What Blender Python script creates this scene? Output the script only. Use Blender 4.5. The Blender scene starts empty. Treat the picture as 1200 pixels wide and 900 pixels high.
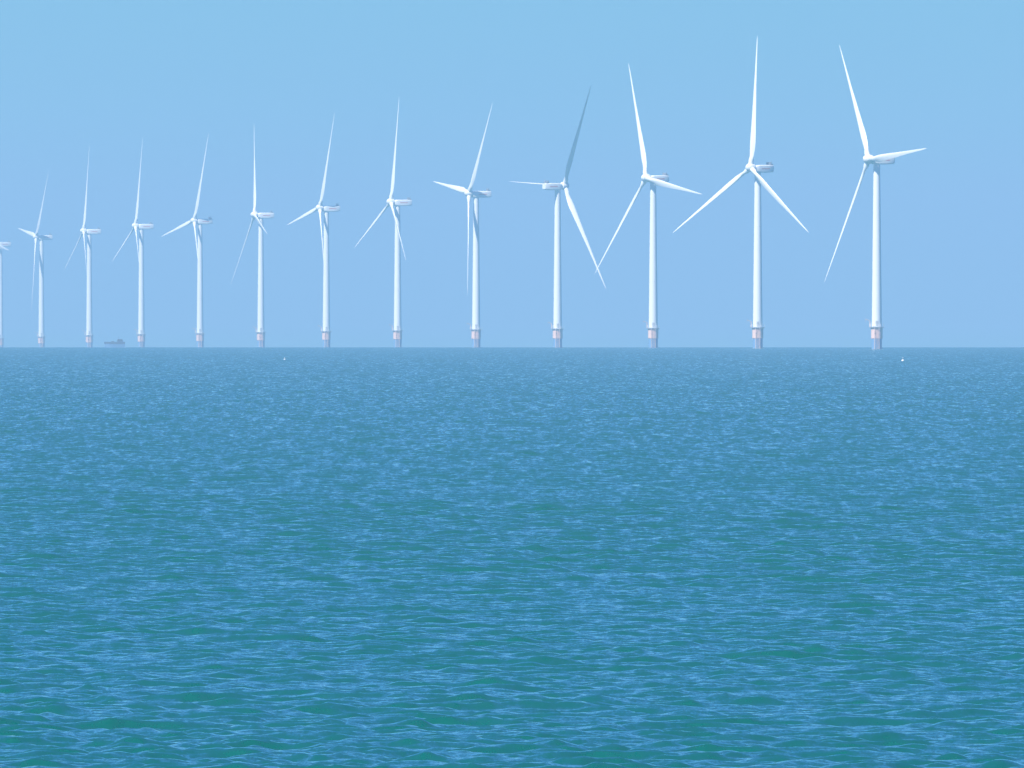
import bpy, math, random
import numpy as np
from mathutils import Matrix, Vector

sc = bpy.context.scene
R = math.radians

# ---------------------------------------------------------------- camera
EARTH = 7.433e6            # earth radius with standard refraction
CAM_H = 15.1               # eye height above the sea
F_PX = 34200.0             # focal length in photo pixels (1200 wide)
HORIZON_Y = 407.0
DIP = math.sqrt(2 * CAM_H / EARTH)
EYE_Y = HORIZON_Y - DIP * F_PX
D_HOR = math.sqrt(2 * CAM_H * EARTH)

cam_d = bpy.data.cameras.new('camera')
cam_d.sensor_width = 36.0
cam_d.lens = 36.0 * F_PX / 1200.0
cam_d.clip_start = 1.0
cam_d.clip_end = 200000.0
cam = bpy.data.objects.new('camera', cam_d)
sc.collection.objects.link(cam)
cam.location = (0, 0, CAM_H)
cam.rotation_euler = (R(90) - (450.0 - EYE_Y) / F_PX, 0, 0)
sc.camera = cam

# ---------------------------------------------------------------- sky, sun, exposure
SUN_AZ = R(43)             # to the left of straight behind the camera
SUN_EL = R(51)
sun_dir = Vector((-math.sin(SUN_AZ) * math.cos(SUN_EL), -math.cos(SUN_AZ) * math.cos(SUN_EL), math.sin(SUN_EL)))
world = bpy.data.worlds.new('World')
sc.world = world
world.use_nodes = True
wn = world.node_tree
bg = wn.nodes['Background']
sky = wn.nodes.new('ShaderNodeTexSky')
sky.sky_type = 'NISHITA'
sky.sun_disc = False
sky.sun_elevation = SUN_EL
sky.sun_rotation = math.atan2(sun_dir.x, sun_dir.y) % (2 * math.pi)
sky.air_density = 1.0
sky.dust_density = 0.1
sky.ozone_density = 5.0
sky.altitude = 0.0
tint = wn.nodes.new('ShaderNodeMix')          # clear maritime blue, the same over the whole sky
tint.data_type = 'RGBA'; tint.blend_type = 'MULTIPLY'
tint.inputs[0].default_value = 1.0
tint.inputs[7].default_value = (0.145, 0.375, 0.64, 1)
wn.links.new(sky.outputs[0], tint.inputs[6])
wn.links.new(tint.outputs[2], bg.inputs[0])
bg.inputs[1].default_value = 0.1

sun_d = bpy.data.lights.new('sun', 'SUN')
sun_d.energy = 5.0
sun_d.angle = R(0.5)
sun_d.color = (1.0, 0.93, 0.85)
sun = bpy.data.objects.new('sun', sun_d)
sc.collection.objects.link(sun)
sun.rotation_euler = sun_dir.to_track_quat('Z', 'Y').to_euler()

sc.view_settings.view_transform = 'Standard'
sc.view_settings.look = 'None'
sc.view_settings.gamma = 1.0
sc.view_settings.use_curve_mapping = False
sc.view_settings.exposure = 1.0
sc.render.engine = 'CYCLES'
sc.cycles.use_denoising = True
sc.cycles.max_bounces = 8
sc.cycles.volume_bounces = 2
sc.cycles.sample_clamp_indirect = 6.0

# ---------------------------------------------------------------- helpers
def tag(o, label=None, cat=None, group=None, kind=None):
    for k, v in (('label', label), ('category', cat), ('group', group), ('kind', kind)):
        if v:
            o[k] = v
    return o

def link(o, parent=None):
    sc.collection.objects.link(o)
    if parent:
        o.parent = parent
    return o

def sea_z(d):
    return -d * d / (2 * EARTH)

def principled(name, col, rough=0.5, noise=0.0, scale=1.0, metal=0.0):
    m = bpy.data.materials.new(name)
    m.use_nodes = True
    nt = m.node_tree
    b = nt.nodes['Principled BSDF']
    b.inputs['Base Color'].default_value = (*col, 1)
    b.inputs['Roughness'].default_value = rough
    b.inputs['Metallic'].default_value = metal
    if noise:
        tc = nt.nodes.new('ShaderNodeTexCoord')
        mp = nt.nodes.new('ShaderNodeMapping')
        mp.inputs['Scale'].default_value = (scale, scale, scale * 0.25)
        n = nt.nodes.new('ShaderNodeTexNoise')
        n.inputs['Scale'].default_value = 1.0
        n.inputs['Detail'].default_value = 5.0
        mx = nt.nodes.new('ShaderNodeMix')
        mx.data_type = 'RGBA'
        lo = tuple(c * (1 - noise) for c in col)
        mx.inputs[6].default_value = (*lo, 1)
        mx.inputs[7].default_value = (*[min(1, c * (1 + noise * 0.4)) for c in col], 1)
        nt.links.new(tc.outputs['Object'], mp.inputs[0])
        nt.links.new(mp.outputs[0], n.inputs[0])
        nt.links.new(n.outputs[0], mx.inputs[0])
        nt.links.new(mx.outputs[2], b.inputs['Base Color'])
    return m

M = {
    'paint': principled('white_paint', (0.82, 0.82, 0.81), 0.45, 0.06, 0.6),
    'blade': principled('blade_gelcoat', (0.84, 0.84, 0.83), 0.4, 0.04, 0.5),
    'yellow': principled('yellow_paint', (0.80, 0.55, 0.45), 0.5, 0.18, 1.2),
    'pile': principled('pile_haze_blue', (0.17, 0.34, 0.58), 0.6, 0.25, 1.0),  # sky-toned colour, painting in the haze that dissolves the tower feet
    'galv': principled('galvanised_steel', (0.42, 0.43, 0.44), 0.5, 0.15, 2.0),
    'dark': principled('dark_grey_metal', (0.2, 0.22, 0.24), 0.5, 0.2, 2.0),
    'red': principled('faded_red_paint', (0.62, 0.22, 0.18), 0.5, 0.2, 2.0),
    'hull': principled('hull_mirage_blue', (0.13, 0.25, 0.43), 0.4, 0.15, 1.0),  # lower hull coloured like the sky, imitating mirage beneath the bulwark
    'navy': principled('navy_paint', (0.08, 0.11, 0.16), 0.4, 0.2, 1.0),
    'glass': principled('dark_glass', (0.02, 0.025, 0.03), 0.08),
    'buoy': principled('white_plastic', (0.7, 0.7, 0.69), 0.4, 0.08, 3.0),
}

class MB:
    """collects shapes into one mesh"""
    def __init__(s):
        s.v = []; s.f = []; s.sm = []
    def add(s, vs, fs, smooth=False, mat=None):
        o = len(s.v)
        for p in vs:
            s.v.append(tuple(mat @ Vector(p)) if mat else tuple(p))
        for f in fs:
            s.f.append([i + o for i in f]); s.sm.append(smooth)
    def loft(s, rings, smooth=True, cap=True, mat=None):
        n = len(rings[0]); vs = [p for r in rings for p in r]; fs = []
        for j in range(len(rings) - 1):
            for i in range(n):
                a = j * n + i; b = j * n + (i + 1) % n
                fs.append([a, b, b + n, a + n])
        s.add(vs, fs, smooth, mat)
        if cap:
            o = len(s.v) - len(vs)
            s.f.append([o + i for i in range(n)][::-1]); s.sm.append(False)
            q = o + (len(rings) - 1) * n
            s.f.append([q + i for i in range(n)]); s.sm.append(False)
    def lathe(s, prof, n=32, mat=None):
        s.loft([[(r * math.cos(2 * math.pi * i / n), r * math.sin(2 * math.pi * i / n), z) for i in range(n)] for r, z in prof], mat=mat)
    def box(s, c, d, mat=None):
        x, y, z = c; a, b, e = d[0] / 2, d[1] / 2, d[2] / 2
        vs = [(x + i * a, y + j * b, z + k * e) for k in (-1, 1) for j in (-1, 1) for i in (-1, 1)]
        s.add(vs, [[0, 2, 3, 1], [4, 5, 7, 6], [0, 1, 5, 4], [2, 6, 7, 3], [0, 4, 6, 2], [1, 3, 7, 5]], False, mat)
    def tube(s, p, q, r, n=8):
        p = Vector(p); q = Vector(q); d = (q - p).normalized()
        a = d.orthogonal().normalized(); b = d.cross(a)
        s.loft([[c + (a * math.cos(2 * math.pi * i / n) + b * math.sin(2 * math.pi * i / n)) * r for i in range(n)] for c in (p, q)])
    def mesh(s, name, m):
        me = bpy.data.meshes.new(name)
        me.from_pydata(s.v, [], s.f)
        me.polygons.foreach_set('use_smooth', s.sm)
        me.materials.append(m)
        me.update()
        if any(s.sm):
            me.set_sharp_from_angle(angle=R(35))
        return me

def rrect(w, h, r, n=5):
    pts = []
    for cx, cy, a0 in ((w/2-r, h/2-r, 0), (-w/2+r, h/2-r, 90), (-w/2+r, -h/2+r, 180), (w/2-r, -h/2+r, 270)):
        for i in range(n):
            a = R(a0 + 90 * i / (n - 1))
            pts.append((cx + r * math.cos(a), cy + r * math.sin(a)))
    return pts

# ---------------------------------------------------------------- sea
# noise scale across and along the view, slope, offset, whether it stands in for unresolved waves
RIPPLES = ((2.2, 0.07, 1.8, 5.0, True), (1.0, 0.028, 1.6, 9.0, True), (0.35, 0.009, 0.5, 13.0, True),
           (2.4, 1.0, 0.12, 0.0, False), (5.0, 2.0, 0.17, 3.1, False), (12.0, 5.0, 0.16, 7.7, False))

def water_material():
    m = bpy.data.materials.new('sea_water')
    m.use_nodes = True
    nt = m.node_tree; N = nt.nodes; L = nt.links
    b = N['Principled BSDF']
    b.inputs['Base Color'].default_value = (0.0, 0.076, 0.066, 1)
    b.inputs['Roughness'].default_value = 0.06
    b.inputs['IOR'].default_value = 1.333
    b.inputs['Specular Tint'].default_value = (0.75, 1.0, 1.0, 1)
    b.inputs['Specular IOR Level'].default_value = 0.44
    geo = N.new('ShaderNodeNewGeometry')
    acc = None
    chop = N.new('ShaderNodeAttribute')          # slope of the waves the mesh is too coarse for
    chop.attribute_name = 'chop'
    # ripples too small for the mesh: random slopes in world space
    for k, (sx, sy, amp, w, far) in enumerate(RIPPLES):
        mp = N.new('ShaderNodeMapping')
        mp.inputs['Scale'].default_value = (sx, sy, 0.3 if not far else 0.001)
        mp.inputs['Location'].default_value = (w, w * 2, w)
        L.new(geo.outputs['Position'], mp.inputs[0])
        no = N.new('ShaderNodeTexNoise')
        no.inputs['Scale'].default_value = 1.0
        no.inputs['Detail'].default_value = 1.5
        no.inputs['Distortion'].default_value = 0.4
        L.new(mp.outputs[0], no.inputs[0])
        su = N.new('ShaderNodeVectorMath'); su.operation = 'SUBTRACT'
        su.inputs[1].default_value = (0.5, 0.5 + (0.135 if far else 0.02), 0.5)      # shoreward faces are steeper
        L.new(no.outputs['Color'], su.inputs[0])
        ml = N.new('ShaderNodeVectorMath'); ml.operation = 'MULTIPLY'
        ml.inputs[1].default_value = (amp * 0.8, amp * 1.2, 0)
        L.new(su.outputs[0], ml.inputs[0])
        if far:
            sl = N.new('ShaderNodeVectorMath'); sl.operation = 'SCALE'
            L.new(ml.outputs[0], sl.inputs[0]); L.new(chop.outputs['Fac'], sl.inputs['Scale'])
            ml = sl
        if acc is None:
            acc = ml
        else:
            ad = N.new('ShaderNodeVectorMath'); ad.operation = 'ADD'
            L.new(acc.outputs[0], ad.inputs[0]); L.new(ml.outputs[0], ad.inputs[1]); acc = ad
    ad = N.new('ShaderNodeVectorMath'); ad.operation = 'ADD'
    L.new(geo.outputs['Normal'], ad.inputs[0]); L.new(acc.outputs[0], ad.inputs[1])
    nm = N.new('ShaderNodeVectorMath'); nm.operation = 'NORMALIZE'
    L.new(ad.outputs[0], nm.inputs[0])
    L.new(nm.outputs[0], b.inputs['Normal'])
    return m

def build_sea():
    rng = np.random.default_rng(11)
    # rows: finer near the eye
    d = [860.0]
    while d[-1] < 17500:
        x = d[-1]
        if x < 2000: s = 0.38 + 0.40 * (x - 860) / 1140
        elif x < 5000: s = 0.78 + 2.4 * (x - 2000) / 3000
        else: s = 3.2 + 22.0 * (x - 5000) / 10000
        d.append(x + s)
    d = np.array(d); sp = np.gradient(d)
    t = np.concatenate([np.linspace(-1.5, -1.04, 10)[:-1], np.linspace(-1.04, 1.04, 236), np.linspace(1.04, 1.5, 10)[1:]])
    half = 0.01755 * d
    X = (half[:, None] * t[None, :]); Y = np.repeat(d[:, None], len(t), 1)
    dx = np.zeros_like(X); dy = np.zeros_like(X); dz = np.zeros_like(X)
    nw = 130
    lost = np.zeros_like(d)
    lam = np.exp(np.linspace(math.log(0.7), math.log(12.0), nw)) * rng.uniform(0.96, 1.04, nw)
    for l in lam:
        spread = 0.95 if l < 4 else 0.65
        th = rng.normal(0.12, spread)
        k = 2 * math.pi / l
        kx, ky = k * math.sin(th), -k * math.cos(th)          # travelling towards the shore
        slope = 0.0260 * (1.2 if l < 2.2 else 1.0 if l < 4.0 else (4.0 / l) ** 1.0)
        a = slope / k
        # waves the rows cannot carry fade out
        per = 2 * math.pi / max(abs(ky), 1e-6) / sp
        w = np.clip((per - 2.3) / 1.5, 0, 1)
        perx = 2 * math.pi / max(abs(kx), 1e-6) / (half * 2.08 / 236)
        w = w * np.clip((perx - 2.3) / 1.5, 0, 1)
        lost += 0.5 * slope ** 2 * (1 - w ** 2)
        j = np.nonzero(w > 0)[0]
        if len(j) == 0: continue
        ph = kx * X[j] + ky * Y[j] + rng.uniform(0, 6.283)
        env = w[j][:, None] * a
        dz[j] += env * np.cos(ph)
        sn = env * np.sin(ph)
        dx[j] -= 0.9 * math.sin(th) * sn
        dy[j] -= 0.9 * -math.cos(th) * sn
    # gusts: patches of rougher and calmer water
    g = 1 + 0.2 * np.sin(X / 31 + 1.7 * np.sin(Y / 190)) * np.sin(Y / 83 + 0.8 * np.sin(X / 17))
    dz *= g
    Z = sea_z(Y) + dz
    V = np.stack([X + dx, Y + dy, Z], -1).reshape(-1, 3)
    nr, nc = X.shape
    i = np.arange(nr * nc).reshape(nr, nc)
    F = np.stack([i[:-1, :-1], i[:-1, 1:], i[1:, 1:], i[1:, :-1]], -1).reshape(-1, 4)
    # wide water all round, a little lower so the waves always cover it
    rr = np.array([0.5, 20, 60, 150, 300, 500, 800, 1200, 1800, 2600, 3600, 5000, 6500, 8000, 9500, 11000, 12500, 14000, 15500, 17000, 19000, 21500, 24000.])
    na = 240
    aa = np.arange(na) * 2 * math.pi / na
    V2 = np.stack([np.outer(rr, np.sin(aa)), np.outer(rr, np.cos(aa)), np.repeat(sea_z(rr)[:, None] - 1.6, na, 1)], -1).reshape(-1, 3)
    k = np.arange(len(rr) * na).reshape(len(rr), na)
    F2 = np.stack([k[:-1], np.roll(k[:-1], -1, 1), np.roll(k[1:], -1, 1), k[1:]], -1).reshape(-1, 4)[:, ::-1] + len(V)
    V = np.concatenate([V, V2]); F = np.concatenate([F, F2])
    me = bpy.data.meshes.new('sea')
    me.vertices.add(len(V)); me.vertices.foreach_set('co', V.astype(np.float32).ravel())
    me.loops.add(F.size); me.loops.foreach_set('vertex_index', F.astype(np.int32).ravel())
    me.polygons.add(len(F))
    me.polygons.foreach_set('loop_start', np.arange(0, F.size, 4, dtype=np.int32))
    me.polygons.foreach_set('loop_total', np.full(len(F), 4, np.int32))
    me.polygons.foreach_set('use_smooth', np.ones(len(F), bool))
    me.update(calc_edges=True)
    at = me.attributes.new('chop', 'FLOAT', 'POINT')
    at.data.foreach_set('value', np.concatenate([np.repeat(np.clip(np.sqrt(lost) - 0.08, 0, 1) * 1.4, nc), np.full(len(V2), 0.15)]).astype(np.float32))
    me.materials.append(water_material())
    o = link(bpy.data.objects.new('sea', me))
    tag(o, 'choppy teal blue sea reaching to the horizon', kind='structure')
build_sea()

# ---------------------------------------------------------------- wind turbines
HUB_H = 76.5; ROTOR_R = 56.0; OVERHANG = 3.7; PLAT = 9.0
TILT = R(6); CONE = R(2.5)

def blade_mesh():
    mb = MB(); n = 24
    # span, chord, thickness ratio, twist, prebend
    st = [(1.2, 2.2, 1.0, 0), (3.0, 2.2, 1.0, 0), (5.0, 2.6, .72, 14), (8.0, 3.5, .46, 13), (11.0, 4.0, .36, 11), (15, 3.75, .30, 8.5),
          (21, 3.2, .25, 6), (28, 2.6, .22, 4), (36, 1.8, .20, 2), (43, 1.35, .18, 1), (49, 0.98, .17, 0.3), (53, 0.66, .17, 0), (55.2, .36, .16, 0), (56, .12, .16, 0)]
    rings = []
    for r, c, th, tw in st:
        ring = []
        if th < .95: c *= 0.74
        for i in range(n):
            a = 2 * math.pi * i / n
            x = math.cos(a); y = math.sin(a)
            if th < 0.95:
                s = (1 - x) / 2                                   # 0 leading edge .. 1 trailing edge
                half = 5 * (0.2969 * math.sqrt(max(s, 0)) - 0.126 * s - 0.3516 * s**2 + 0.2843 * s**3 - 0.1015 * s**4)
                px = (0.32 - s) * c
                py = math.copysign(half * th * c, y) * (1.0 if y > 0 else 0.75)
                if abs(y) < 1e-9: py = 0
            else:
                px = x * c / 2; py = y * c / 2
            t = R(tw)
            ring.append((px * math.cos(t) - py * math.sin(t), px * math.sin(t) + py * math.cos(t), r))
        rings.append(ring)
    mb.loft(rings)
    return mb.mesh('blade', M['blade'])

def tower_mesh():
    mb = MB()
    zt = HUB_H - 2.0
    rad = lambda z: 2.05 + (1.35 - 2.05) * (z - PLAT) / (zt - PLAT)
    zs = [PLAT, 20, 30, 41, 52, 63, zt]
    mb.lathe([(rad(z), z) for z in zs], 40)
    for z in (30, 52):                                  # flange rings between the cans
        mb.lathe([(rad(z) - .1, z - .1), (rad(z) + .035, z - .09), (rad(z) + .035, z + .09), (rad(z) - .1, z + .1)], 40)
    return mb.mesh('tower', M['paint'])

def nacelle_mesh():
    mb = MB(); rings = []
    for x, w, h, z, r in ((2.2, 2.6, 2.6, 0, 1.1), (1.6, 3.2, 3.1, 0, .9), (0, 3.5, 3.3, 0.05, .5), (-4, 3.5, 3.3, 0.05, .45), (-6.9, 3.4, 3.0, 0.12, .45), (-7.5, 2.9, 2.5, 0.2, .5)):
        rings.append([(x, p, z + q) for p, q in rrect(w, h, min(r, w / 2 - .05), 6)])
    mb.loft(rings[::-1])
    return mb.mesh('nacelle', M['paint'])

def hub_mesh():
    mb = MB()
    rot = Matrix.Rotation(R(90), 4, 'Y')
    mb.lathe([(1.45, -1.5), (1.75, -1.3), (1.9, -.2), (1.8, .8), (1.45, 1.6), (.9, 2.15), (.35, 2.4), (.02, 2.45)], 32, rot)
    return mb.mesh('hub', M['paint'])

def simple(name, mat, fn):
    mb = MB(); fn(mb); return mb.mesh(name, M[mat])

def railing(mb):
    n = 12; r = 2.95
    P = [(r * math.cos(2 * math.pi * i / n), r * math.sin(2 * math.pi * i / n)) for i in range(n)]
    for i in range(n):
        a = P[i]; b = P[(i + 1) % n]
        mb.tube((*a, PLAT), (*a, PLAT + 1.15), .04, 6)
        for h in (.6, 1.15):
            mb.tube((*a, PLAT + h), (*b, PLAT + h), .035, 6)

def crane(mb):
    mb.tube((-2.8, -.6, PLAT), (-2.8, -.6, PLAT + 2.4), .16)
    mb.tube((-2.8, -.6, PLAT + 2.35), (-4.6, -1.1, PLAT + 3.1), .11)
    mb.tube((-4.55, -1.08, PLAT + 3.05), (-4.55, -1.08, PLAT + 1.9), .03, 6)

def ladder(mb):
    for y in (-.9, .9):
        mb.tube((0.0 + y, -2.75, -1.5), (0.0 + y, -2.75, PLAT - .3), .12)
    for k in range(22):
        mb.tube((-.3, -2.55, -1 + .45 * k), (.3, -2.55, -1 + .45 * k), .025, 6)
    for y in (-.3, .3):
        mb.tube((y, -2.55, -1.5), (y, -2.55, PLAT - .25), .04, 6)
    for z in (.5, 3.5, 6.5):
        for y in (-.9, .9):
            mb.tube((y, -2.75, z), (y * .8, -1.9, z), .09)

def cooler(mb):
    mb.box((-5.9, 0, 2.3), (.5, 3.0, 1.2))
    for y in (-1.4, 1.4):
        mb.box((-6.3, y, 1.95), (1.4, .12, .6))

MESH = {
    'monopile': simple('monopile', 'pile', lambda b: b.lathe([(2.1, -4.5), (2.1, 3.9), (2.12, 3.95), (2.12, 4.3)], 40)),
    'transition_piece': simple('transition_piece', 'yellow', lambda b: b.lathe([(2.2, 4.25), (2.35, 4.3), (2.35, 8.2), (2.55, 8.35), (2.55, 8.68)], 40)),
    'platform': simple('platform', 'galv', lambda b: b.lathe([(2.3, 8.7), (2.95, 8.72), (3.0, 8.78), (3.0, 8.97), (2.0, 8.99)], 40)),
    'railing': simple('railing', 'paint', railing),
    'davit_crane': simple('davit_crane', 'yellow', crane),
    'boat_landing': simple('boat_landing', 'yellow', ladder),
    'tower': tower_mesh(),
    'door': simple('door', 'galv', lambda b: b.box((0, -2.04, PLAT + 1.35), (.95, .12, 2.1))),
    'nacelle': nacelle_mesh(),
    'cooler': simple('cooler', 'dark', cooler),
    'marking': simple('marking', 'red', lambda b: b.box((-3.0, 0, .12), (4.2, .02, .5))),
    'wind_mast': simple('wind_mast', 'galv', lambda b: (b.tube((-6.8, .6, 1.5), (-6.8, .6, 3.6), .05, 6), b.tube((-6.8, .1, 3.4), (-6.8, 1.1, 3.4), .04, 6))),
    'hub': hub_mesh(),
    'blade': blade_mesh(),
}

def part(name, parent, mat=None):
    o = bpy.data.objects.new(name, MESH[name])
    link(o, parent)
    if mat is not None:
        o.matrix_local = mat
    return o

# tower x, hub y (photo pixels), yaw, rotor azimuth, pitch, label
TURB = [
    (1027.5, 187, 64, -34, 3, 'nearest and tallest white wind turbine, rightmost, one blade level to the right'),
    (888.0, 197, 54, 0, 3, 'white wind turbine second from right, rotor a wide upright three pointed star'),
    (765.5, 209, 60, -22, 3, 'white wind turbine third from right, broad blade dipping right over its nacelle'),
    (653.5, 218, 240, -32, 86, 'white wind turbine facing away, with one shaded blue grey blade raised to the right'),
    (558.0, 227, 73, 36, 3, 'white wind turbine left of the one facing away, blade level left and one down'),
    (466.0, 237, 73, 4, 3, 'white wind turbine with long raised blade, fifth to the left of the wide star rotor'),
    (382.5, 244, 74, 20, 3, 'white wind turbine between two others left of centre, short blade drooping to the left'),
    (305.8, 252, 78, -18, 3, 'white wind turbine with upright blade and long blade slanting down left, eighth from right'),
    (234.5, 259, 72, 20, 3, 'hazy white wind turbine, fifth from left, faint blade drooping far to the left'),
    (165.7, 265, 78, 6, 3, 'hazy white wind turbine just to the right of the small dark boat'),
    (104.7, 271, 80, 2, 3, 'faint white wind turbine just to the left of the small dark boat'),
    (48.6, 278, 78, 36, 3, 'very faint hazy wind turbine, second from left, blade hanging before its tower'),
    (0.5, 286, 76, -25, 3, 'faintest wind turbine cut by the left picture edge, only nacelle and tower showing'),
]
for tx, hy, yaw, az, pitch, label in TURB:
    px = HORIZON_Y - hy
    D = F_PX * HUB_H / px
    for _ in range(20):
        # sea surface at D lies this far below the line of sight to the horizon
        D = F_PX * (HUB_H - (D - D_HOR) ** 2 / (2 * EARTH)) / px
    t = bpy.data.objects.new('wind_turbine', None)
    link(t)
    t.empty_display_size = 5
    t.location = (D * (tx - 600) / F_PX, D, sea_z(D))
    tag(t, label, 'wind turbine', 'wind turbines standing in a row out at sea')
    p = R(yaw)
    a = Vector((-math.sin(p), -math.cos(p), 0)); u = Vector((math.cos(p), -math.sin(p), 0)); z = Vector((0, 0, 1))
    a2 = a * math.cos(TILT) + z * math.sin(TILT); v = z * math.cos(TILT) - a * math.sin(TILT)
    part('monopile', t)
    tp = part('transition_piece', t); part('boat_landing', tp)
    pf = part('platform', t); part('railing', pf); part('davit_crane', pf)
    tw = part('tower', t); part('door', tw)
    # nacelle: local x along the rotor axis
    def frame(ax, ay, azv, o):
        m = Matrix.Identity(4)
        for i in range(3):
            m[i][0] = ax[i]; m[i][1] = ay[i]; m[i][2] = azv[i]; m[i][3] = o[i]
        return m
    side = z.cross(a)
    nc = part('nacelle', t, frame(a, side, z, Vector((0, 0, HUB_H - .35))))
    part('cooler', nc); part('wind_mast', nc)
    for sy in (-1.753, 1.753):
        part('marking', nc).location = (0, sy, 0)
    hubp = Vector((0, 0, HUB_H)) + a * OVERHANG + z * 0.2
    part('hub', t, frame(a2, v.cross(a2), v, hubp))
    for k in range(3):
        th = R(az + 120 * k)
        d = (u * math.sin(th) + v * math.cos(th)) * math.cos(CONE) + a2 * math.sin(CONE)
        n = (a2 - d * a2.dot(d)).normalized()
        c = n.cross(d)                                    # chord direction in the rotor plane
        q = R(pitch)
        c2 = c * math.cos(q) + n * math.sin(q)
        n2 = d.cross(c2)
        part('blade', t, frame(c2, n2, d, hubp))

# ---------------------------------------------------------------- boat
def boat():
    D = 13600.0
    b = bpy.data.objects.new('work_boat', None); link(b)
    b.location = (D * (134.5 - 600) / F_PX, D, sea_z(D))
    b.rotation_euler = (0, 0, R(4))
    b.scale = (.8, .8, .8)
    tag(b, 'small dark boat with wheelhouse on the horizon at far left', 'boat')
    def hull(z0, z1, o0, o1, name, mat):
        mb = MB()
        rings = []
        for zz, off in ((z0, o0), (z1, o1)):
            pts = []
            Lh = 5.9
            for s in range(-10, 11):
                x = Lh * s / 10
                w = 1.75 * (1 - max(0, (-x - 0.5) / 5.6) ** 2.2) if x < 0 else 1.75
                pts.append((x - (off if x < -2 else 0) * ((-x - 2) / 4 if x < -2 else 0), w + off * .4))
            ring = [(x, w, zz) for x, w in pts] + [(x, -w, zz) for x, w in reversed(pts)]
            rings.append(ring)
        mb.loft(rings, smooth=False)
        o = bpy.data.objects.new(name, mb.mesh(name, M[mat])); link(o, b); return o
    hull(-.6, 2.05, -.25, .1, 'hull', 'hull')
    hull(2.053, 3.35, .13, .4, 'bulwark', 'navy')
    mb = MB()
    r0 = rrect(3.6, 2.6, .2); r1 = rrect(2.6, 2.3, .2)
    mb.loft([[(x + 3.0, y, 3.353) for x, y in r0], [(x + 3.0, y, 4.3) for x, y in rrect(3.3, 2.5, .2)], [(x + 3.0, y, 5.0) for x, y in r1]], smooth=False)
    w = bpy.data.objects.new('wheelhouse', mb.mesh('wheelhouse', M['navy'])); link(w, b)
    for x in (2.1, 3.0, 3.9):
        m2 = MB(); m2.box((x, -1.24, 4.28), (.6, .06, .45))
        link(bpy.data.objects.new('window', m2.mesh('window', M['glass'])), w)
    m3 = MB(); m3.tube((2.2, 0, 4.9), (2.2, 0, 6.6), .06, 6); m3.tube((2.2, -.5, 6.1), (2.2, .5, 6.1), .04, 6)
    link(bpy.data.objects.new('mast', m3.mesh('mast', M['dark'])), b)
    m4 = MB(); m4.box((-1.2, 0, 3.55), (1.6, 1.2, .4))
    link(bpy.data.objects.new('deck_box', m4.mesh('deck_box', M['navy'])), b)
boat()

# ---------------------------------------------------------------- marker buoys
def buoy(px, py, s, label):
    ang = (py - EYE_Y) / F_PX
    # nearer root of h/D + D/2R = ang
    D = EARTH * (ang - math.sqrt(max(ang * ang - 2 * CAM_H / EARTH, 0)))
    b = bpy.data.objects.new('marker_buoy', None); link(b)
    b.location = (D * (px - 600) / F_PX, D, sea_z(D) - .05)
    b.scale = (s, s, s)
    b.rotation_euler = (R(6), R(-5), 0)
    tag(b, label, 'buoy', 'white marker buoys on the far water')
    m = MB(); m.lathe([(.05, -.35), (.3, -.3), (.5, -.05), (.55, .2), (.45, .45), (.2, .62), (.06, .66)], 20)
    link(bpy.data.objects.new('float', m.mesh('float', M['buoy'])), b)
    m = MB(); m.tube((0, 0, .6), (0, 0, 1.5), .035, 8)
    st = bpy.data.objects.new('staff', m.mesh('staff', M['buoy'])); link(st, b)
    m = MB(); m.box((.16, 0, 1.32), (.3, .02, .24))
    link(bpy.data.objects.new('flag', m.mesh('flag', M['buoy'])), st)
buoy(1058, 423.0, 0.7, 'small bright white buoy on the water at far right')
buoy(333.5, 421.5, 0.5, 'tiny white buoy on the water left of centre')

# ---------------------------------------------------------------- haze
def haze():
    mb = MB()
    mb.box((0, 0, 57.0), (90000, 90000, 202))
    m = bpy.data.materials.new('sea_haze')
    m.use_nodes = True
    nt = m.node_tree
    nt.nodes.remove(nt.nodes['Principled BSDF'])
    pv = nt.nodes.new('ShaderNodeVolumePrincipled')
    pv.inputs['Color'].default_value = (0.47, 0.735, 1.0, 1)
    pv.inputs['Density'].default_value = 6.2e-5
    pv.inputs['Anisotropy'].default_value = 0.2
    nt.links.new(pv.outputs[0], nt.nodes['Material Output'].inputs['Volume'])
    me = mb.mesh('haze', m)
    o = link(bpy.data.objects.new('haze', me))
    tag(o, 'pale blue sea haze in the air', kind='stuff')
haze()
